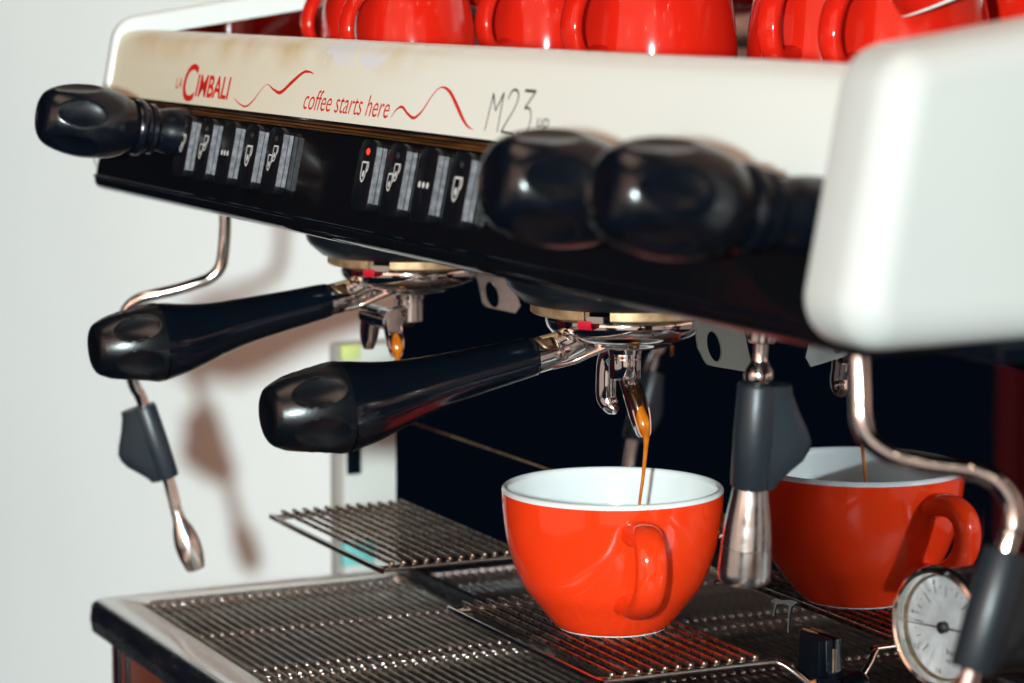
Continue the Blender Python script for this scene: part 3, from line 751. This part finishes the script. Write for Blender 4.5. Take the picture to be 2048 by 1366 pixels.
        lathe(b, [(.0060, .1165), (.0063, .1145), (.0063, .1122), (.0060, .1119), (.0064, .1116), (.0064, .1025), (.0050, .1015), (0, .1015)], (gx, 0, 0), n=40)
        sweep(b, [(gx, .001, .1045), (gx, -.014, .1045)], .0050, 24, 1)
        sweep(b, [(gx - .0170, -.014, .1045), (gx + .0130, -.014, .1045)], .0052, 24, 1)
        sp = P(b, 'spout', M['chrome'])
        for sx in (-1, 1):
            b = bmesh.new()
            pa, wi = fine([(gx + sx * .0095, -.014, .1075), (gx + sx * .0130, -.014, .1040), (gx + sx * .0155, -.014, .0985), (gx + sx * .0168, -.014, .0920), (gx + sx * .0172, -.014, .0880)], [.0072, .0080, .0080, .0064, .0036])
            gutter(b, pa, wi, (sx * .97, .2, .1)); P(b, 'spout_leg', M['chrome'], sp)
    return t
pf = portafilter(GR, 'black handled chrome portafilter with coffee pouring into the red cup', False)
pf.location += V(0, GY, GZ)
portafilter(-.2055, 'black handled chrome portafilter in the far left group, nearest the white wall', True)

# coffee: crema in the spout, thread falling into the cup
b = bmesh.new()
g0 = GR
sweep(b, [(g0 + .0064, .0006, .0985, .0003), (g0 + .0078, .0011, .0950, .0012), (g0 + .0091, .0016, .0915, .0020), (g0 + .0102, .0021, .0880, .0026), (g0 + .0112, .0025, .0850, .0027), (g0 + .0120, .0028, .0820, .0020), (g0 + .0125, .0030, .0795, .0012), (g0 + .0125, .0027, .0740, .00088), (g0 + .0124, .0017, .0640, .00072), (g0 + .0123, .0003, .0540, .00062), (g0 + .0122, -.0020, .0350, .00056), (g0 + .0121, -.0040, .0150, .00055)], n=18, k=8)
bmesh.ops.translate(b, verts=b.verts, vec=(0, GY, GZ))
tag(finish(b, 'coffee_stream', M['coffee']), 'thin golden stream of coffee falling from the spout into the red cup', 'coffee')
b = bmesh.new()
sweep(b, [(g0 + .0056, .0004, .1005, .0012), (g0 + .0066, .0008, .0980, .0026), (g0 + .0080, .0014, .0945, .0030), (g0 + .0096, .0020, .0895, .0029), (g0 + .0110, .0026, .0845, .0022), (g0 + .0118, .0028, .0815, .0010)], n=16, k=6)
bmesh.ops.translate(b, verts=b.verts, vec=(-.0011, -.0002 + GY, GZ))
tag(finish(b, 'coffee_film', M['espresso']), 'dark espresso film inside the spout above the red cup', 'coffee')
b = bmesh.new()
sweep(b, [(-.2055 + .0150, -.0138, .0990, .0006), (-.2055 + .0160, -.0138, .0955, .0024), (-.2055 + .0168, -.0138, .0915, .0027), (-.2055 + .0172, -.0138, .0885, .0016), (-.2055 + .0172, -.0138, .0855, .0009), (-.2055 + .0172, -.0139, .0800, .0006)], n=14, k=6)
tag(finish(b, 'coffee_stream', M['coffee']), 'golden coffee trickle in the far left spout, half hidden by a black handle', 'coffee')

# ------------------------------------------------------------------ cups
def handle_mesh(b, pts, hdir, wid, thk):
    h = Vector((*hdir, 0)).normalized(); s = V(-h.y, h.x, 0)
    path = smooth_path([(r, 0, z, 1) for r, z in pts], 7); n = 18; rows = []
    for i, (q, _) in enumerate(path):
        a = path[max(i - 1, 0)][0]; c = path[min(i + 1, len(path) - 1)][0]; d = c - a; d.normalize()
        nr = V(d.z, 0, -d.x); f = abs(i / (len(path) - 1) - .5) * 2; k = 1 + .35 * f ** 4
        row = []
        for j in range(n):
            t_ = 2 * PI * j / n; ct, st_ = math.cos(t_), math.sin(t_)
            pn = math.copysign(abs(ct) ** .85, ct) * thk / 2 * k; ps = math.copysign(abs(st_) ** .85, st_) * wid / 2 * k
            x = q.x + nr.x * pn; z = q.z + nr.z * pn
            row.append(b.verts.new(h * x + s * ps + V(0, 0, z)))
        rows.append(row)
    for A, B_ in zip(rows, rows[1:]):
        for j in range(n): b.faces.new((A[j], A[(j + 1) % n], B_[(j + 1) % n], B_[j]))
    b.faces.new(rows[0]); b.faces.new(rows[-1][::-1])
cup = thing('coffee_cup', 'large red cup with white inside standing on the wire stand under the coffee stream', 'cup')
b = bmesh.new()
prof = interp([(.0224, .0002), (.0246, .0022), (.0302, .0090), (.0374, .0190), (.0424, .0330), (.0446, .0470), (.0451, .0558)])
lathe(b, [(.0, .0022), (.0200, .0022), (.0208, .0003)] + prof, n=128, capends=False)
finish(b, 'cup_body', M['red'], cup)
b = bmesh.new()
inn = interp([(.0421, .0560), (.0414, .0470), (.0388, .0330), (.0335, .0190), (.0262, .0100), (.0180, .0062), (.0, .0055)])
lathe(b, [(.0451, .0558), (.0452, .0564), (.0448, .0573), (.0440, .0578), (.0432, .0577), (.0425, .0570)] + inn, n=128, capends=False)
finish(b, 'white_lining', M['glaze'], cup)
b = bmesh.new()
lathe(b, [(.0206, .0001), (.0212, -.0002), (.0222, -.0002), (.0227, .0004), (.0229, .0009)], n=96, capends=False); finish(b, 'foot_ring', M['glaze'], cup)
b = bmesh.new()
handle_mesh(b, [(.0405, .0455), (.0480, .0472), (.0555, .0466), (.0605, .0428), (.0622, .0368), (.0612, .0300), (.0572, .0238), (.0505, .0192), (.0425, .0165), (.0330, .0165)], (.972, -.235), .0125, .0088)
finish(b, 'handle', M['red'], cup)
b = bmesh.new(); lathe(b, [(0, .0136), (.0285, .0136)], n=48); tag(finish(b, 'coffee_pool', M['coffee']), 'golden coffee lying in the bottom of the large red cup', 'coffee')

def small_cup(loc, hang, label, tilt=None):
    t = thing('espresso_cup', label, 'cup', loc, 'red espresso cups on the machine top')
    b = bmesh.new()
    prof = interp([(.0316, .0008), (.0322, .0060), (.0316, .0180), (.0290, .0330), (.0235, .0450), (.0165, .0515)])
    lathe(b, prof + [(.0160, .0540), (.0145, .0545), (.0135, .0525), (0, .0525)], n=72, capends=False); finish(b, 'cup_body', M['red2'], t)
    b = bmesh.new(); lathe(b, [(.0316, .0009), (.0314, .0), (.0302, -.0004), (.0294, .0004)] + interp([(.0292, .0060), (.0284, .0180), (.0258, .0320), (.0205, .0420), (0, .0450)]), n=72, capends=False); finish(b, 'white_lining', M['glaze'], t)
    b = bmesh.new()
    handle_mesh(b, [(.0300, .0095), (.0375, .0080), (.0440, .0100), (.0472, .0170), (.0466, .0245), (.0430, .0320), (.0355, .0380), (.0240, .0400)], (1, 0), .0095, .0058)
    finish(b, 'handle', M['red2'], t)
    t.rotation_euler = (0, 0, R_(hang))
    if tilt: t.rotation_euler = tilt
    return t
zc = .2222
for (x, y, sc_, th, lab) in [
    (-.2843, .0182, .90, 51, 'red espresso cup furthest left in the row, behind another cup handle'),
    (-.1844, -.0064, .87, 45, 'red espresso cup upside down, second from the left, white rim above it'),
    (-.1940, .0668, .96, 42, 'red espresso cup half hidden between two others, left of the middle'),
    (-.0131, .0253, 1.04, 45, 'widest red espresso cup in the middle of the row above the black knob'),
    (.0167, .0890, 1.03, 35, 'red espresso cup right of the middle with its handle beside a dark gap'),
    (.1072, .0668, .98, 45, 'red espresso cup with strong white glints at the right white cover'),
    (.0695, .1511, .98, 45, 'red espresso cup at the far right behind the white cover')]:
    t = small_cup((x, y, zc), -25.6 - th, lab); t.scale = (sc_,) * 3
FH = Vector((FW.x, FW.y, 0)).normalized()
for loc, ang, lab in [((-.2385, .0226, .2568), 20, 'red espresso cup tipped on top of the left cups with its white rim showing'),
                      ((.1520, .0684, .2607), -25, 'red espresso cup tipped on top of the right cups with its white rim showing')]:
    t = small_cup((0, 0, 0), 0, lab)
    t.matrix_world = Matrix.Translation(loc) @ Matrix.Rotation(R_(ang), 4, FH) @ Matrix.Rotation(R_(150), 4, 'Z')

# ------------------------------------------------------------------ carton between machine and wall
ct = thing('paper_carton', 'pale paper carton with teal and yellow-green print standing behind the machine', 'carton', (-.50, .12, -.21))
b = bmesh.new(); box(b, .012, .035, -.0490, .075, 0, .2655, .003); finish(b, 'carton_body', M['carton'], ct)
b = bmesh.new(); box(b, .030, .0356, -.0496, -.030, .138, .152, .001); finish(b, 'teal_band', M['teal'], ct)
b = bmesh.new(); box(b, .030, .0356, -.0496, -.038, .257, .266, .001); finish(b, 'green_band', M['lime_green'], ct)
b = bmesh.new(); box(b, .030, .0358, -.0470, -.038, .191, .212, .001); finish(b, 'dark_label', M['black'], ct)

# dark red cloth added out of view at left, reddening mirror panel and chrome
b = bmesh.new(); rows = []
for k in range(61):
    u = k / 60; x = -1.165 + .55 * u; y = -.92 + .022 * math.sin(u * 38) + .012 * math.sin(u * 91 + 1)
    rows.append([b.verts.new((x, y + o, z)) for o in (0, -.004) for z in (-.9, .1, .62)])
for A, B_ in zip(rows, rows[1:]):
    for i, j in ((0, 1), (1, 2), (2, 5), (5, 4), (4, 3), (3, 0)): b.faces.new((A[i], A[j], B_[j], B_[i]))
for q in (rows[0], rows[-1]): b.faces.new([q[i] for i in (0, 1, 2, 5, 4, 3)])
tag(finish(b, 'red_reflection_cloth', mat('added_dark_red_cloth', (.20, .006, .014), .85)), 'added dark red cloth out of view, seen only as a reflection at the far right edge', 'cloth')
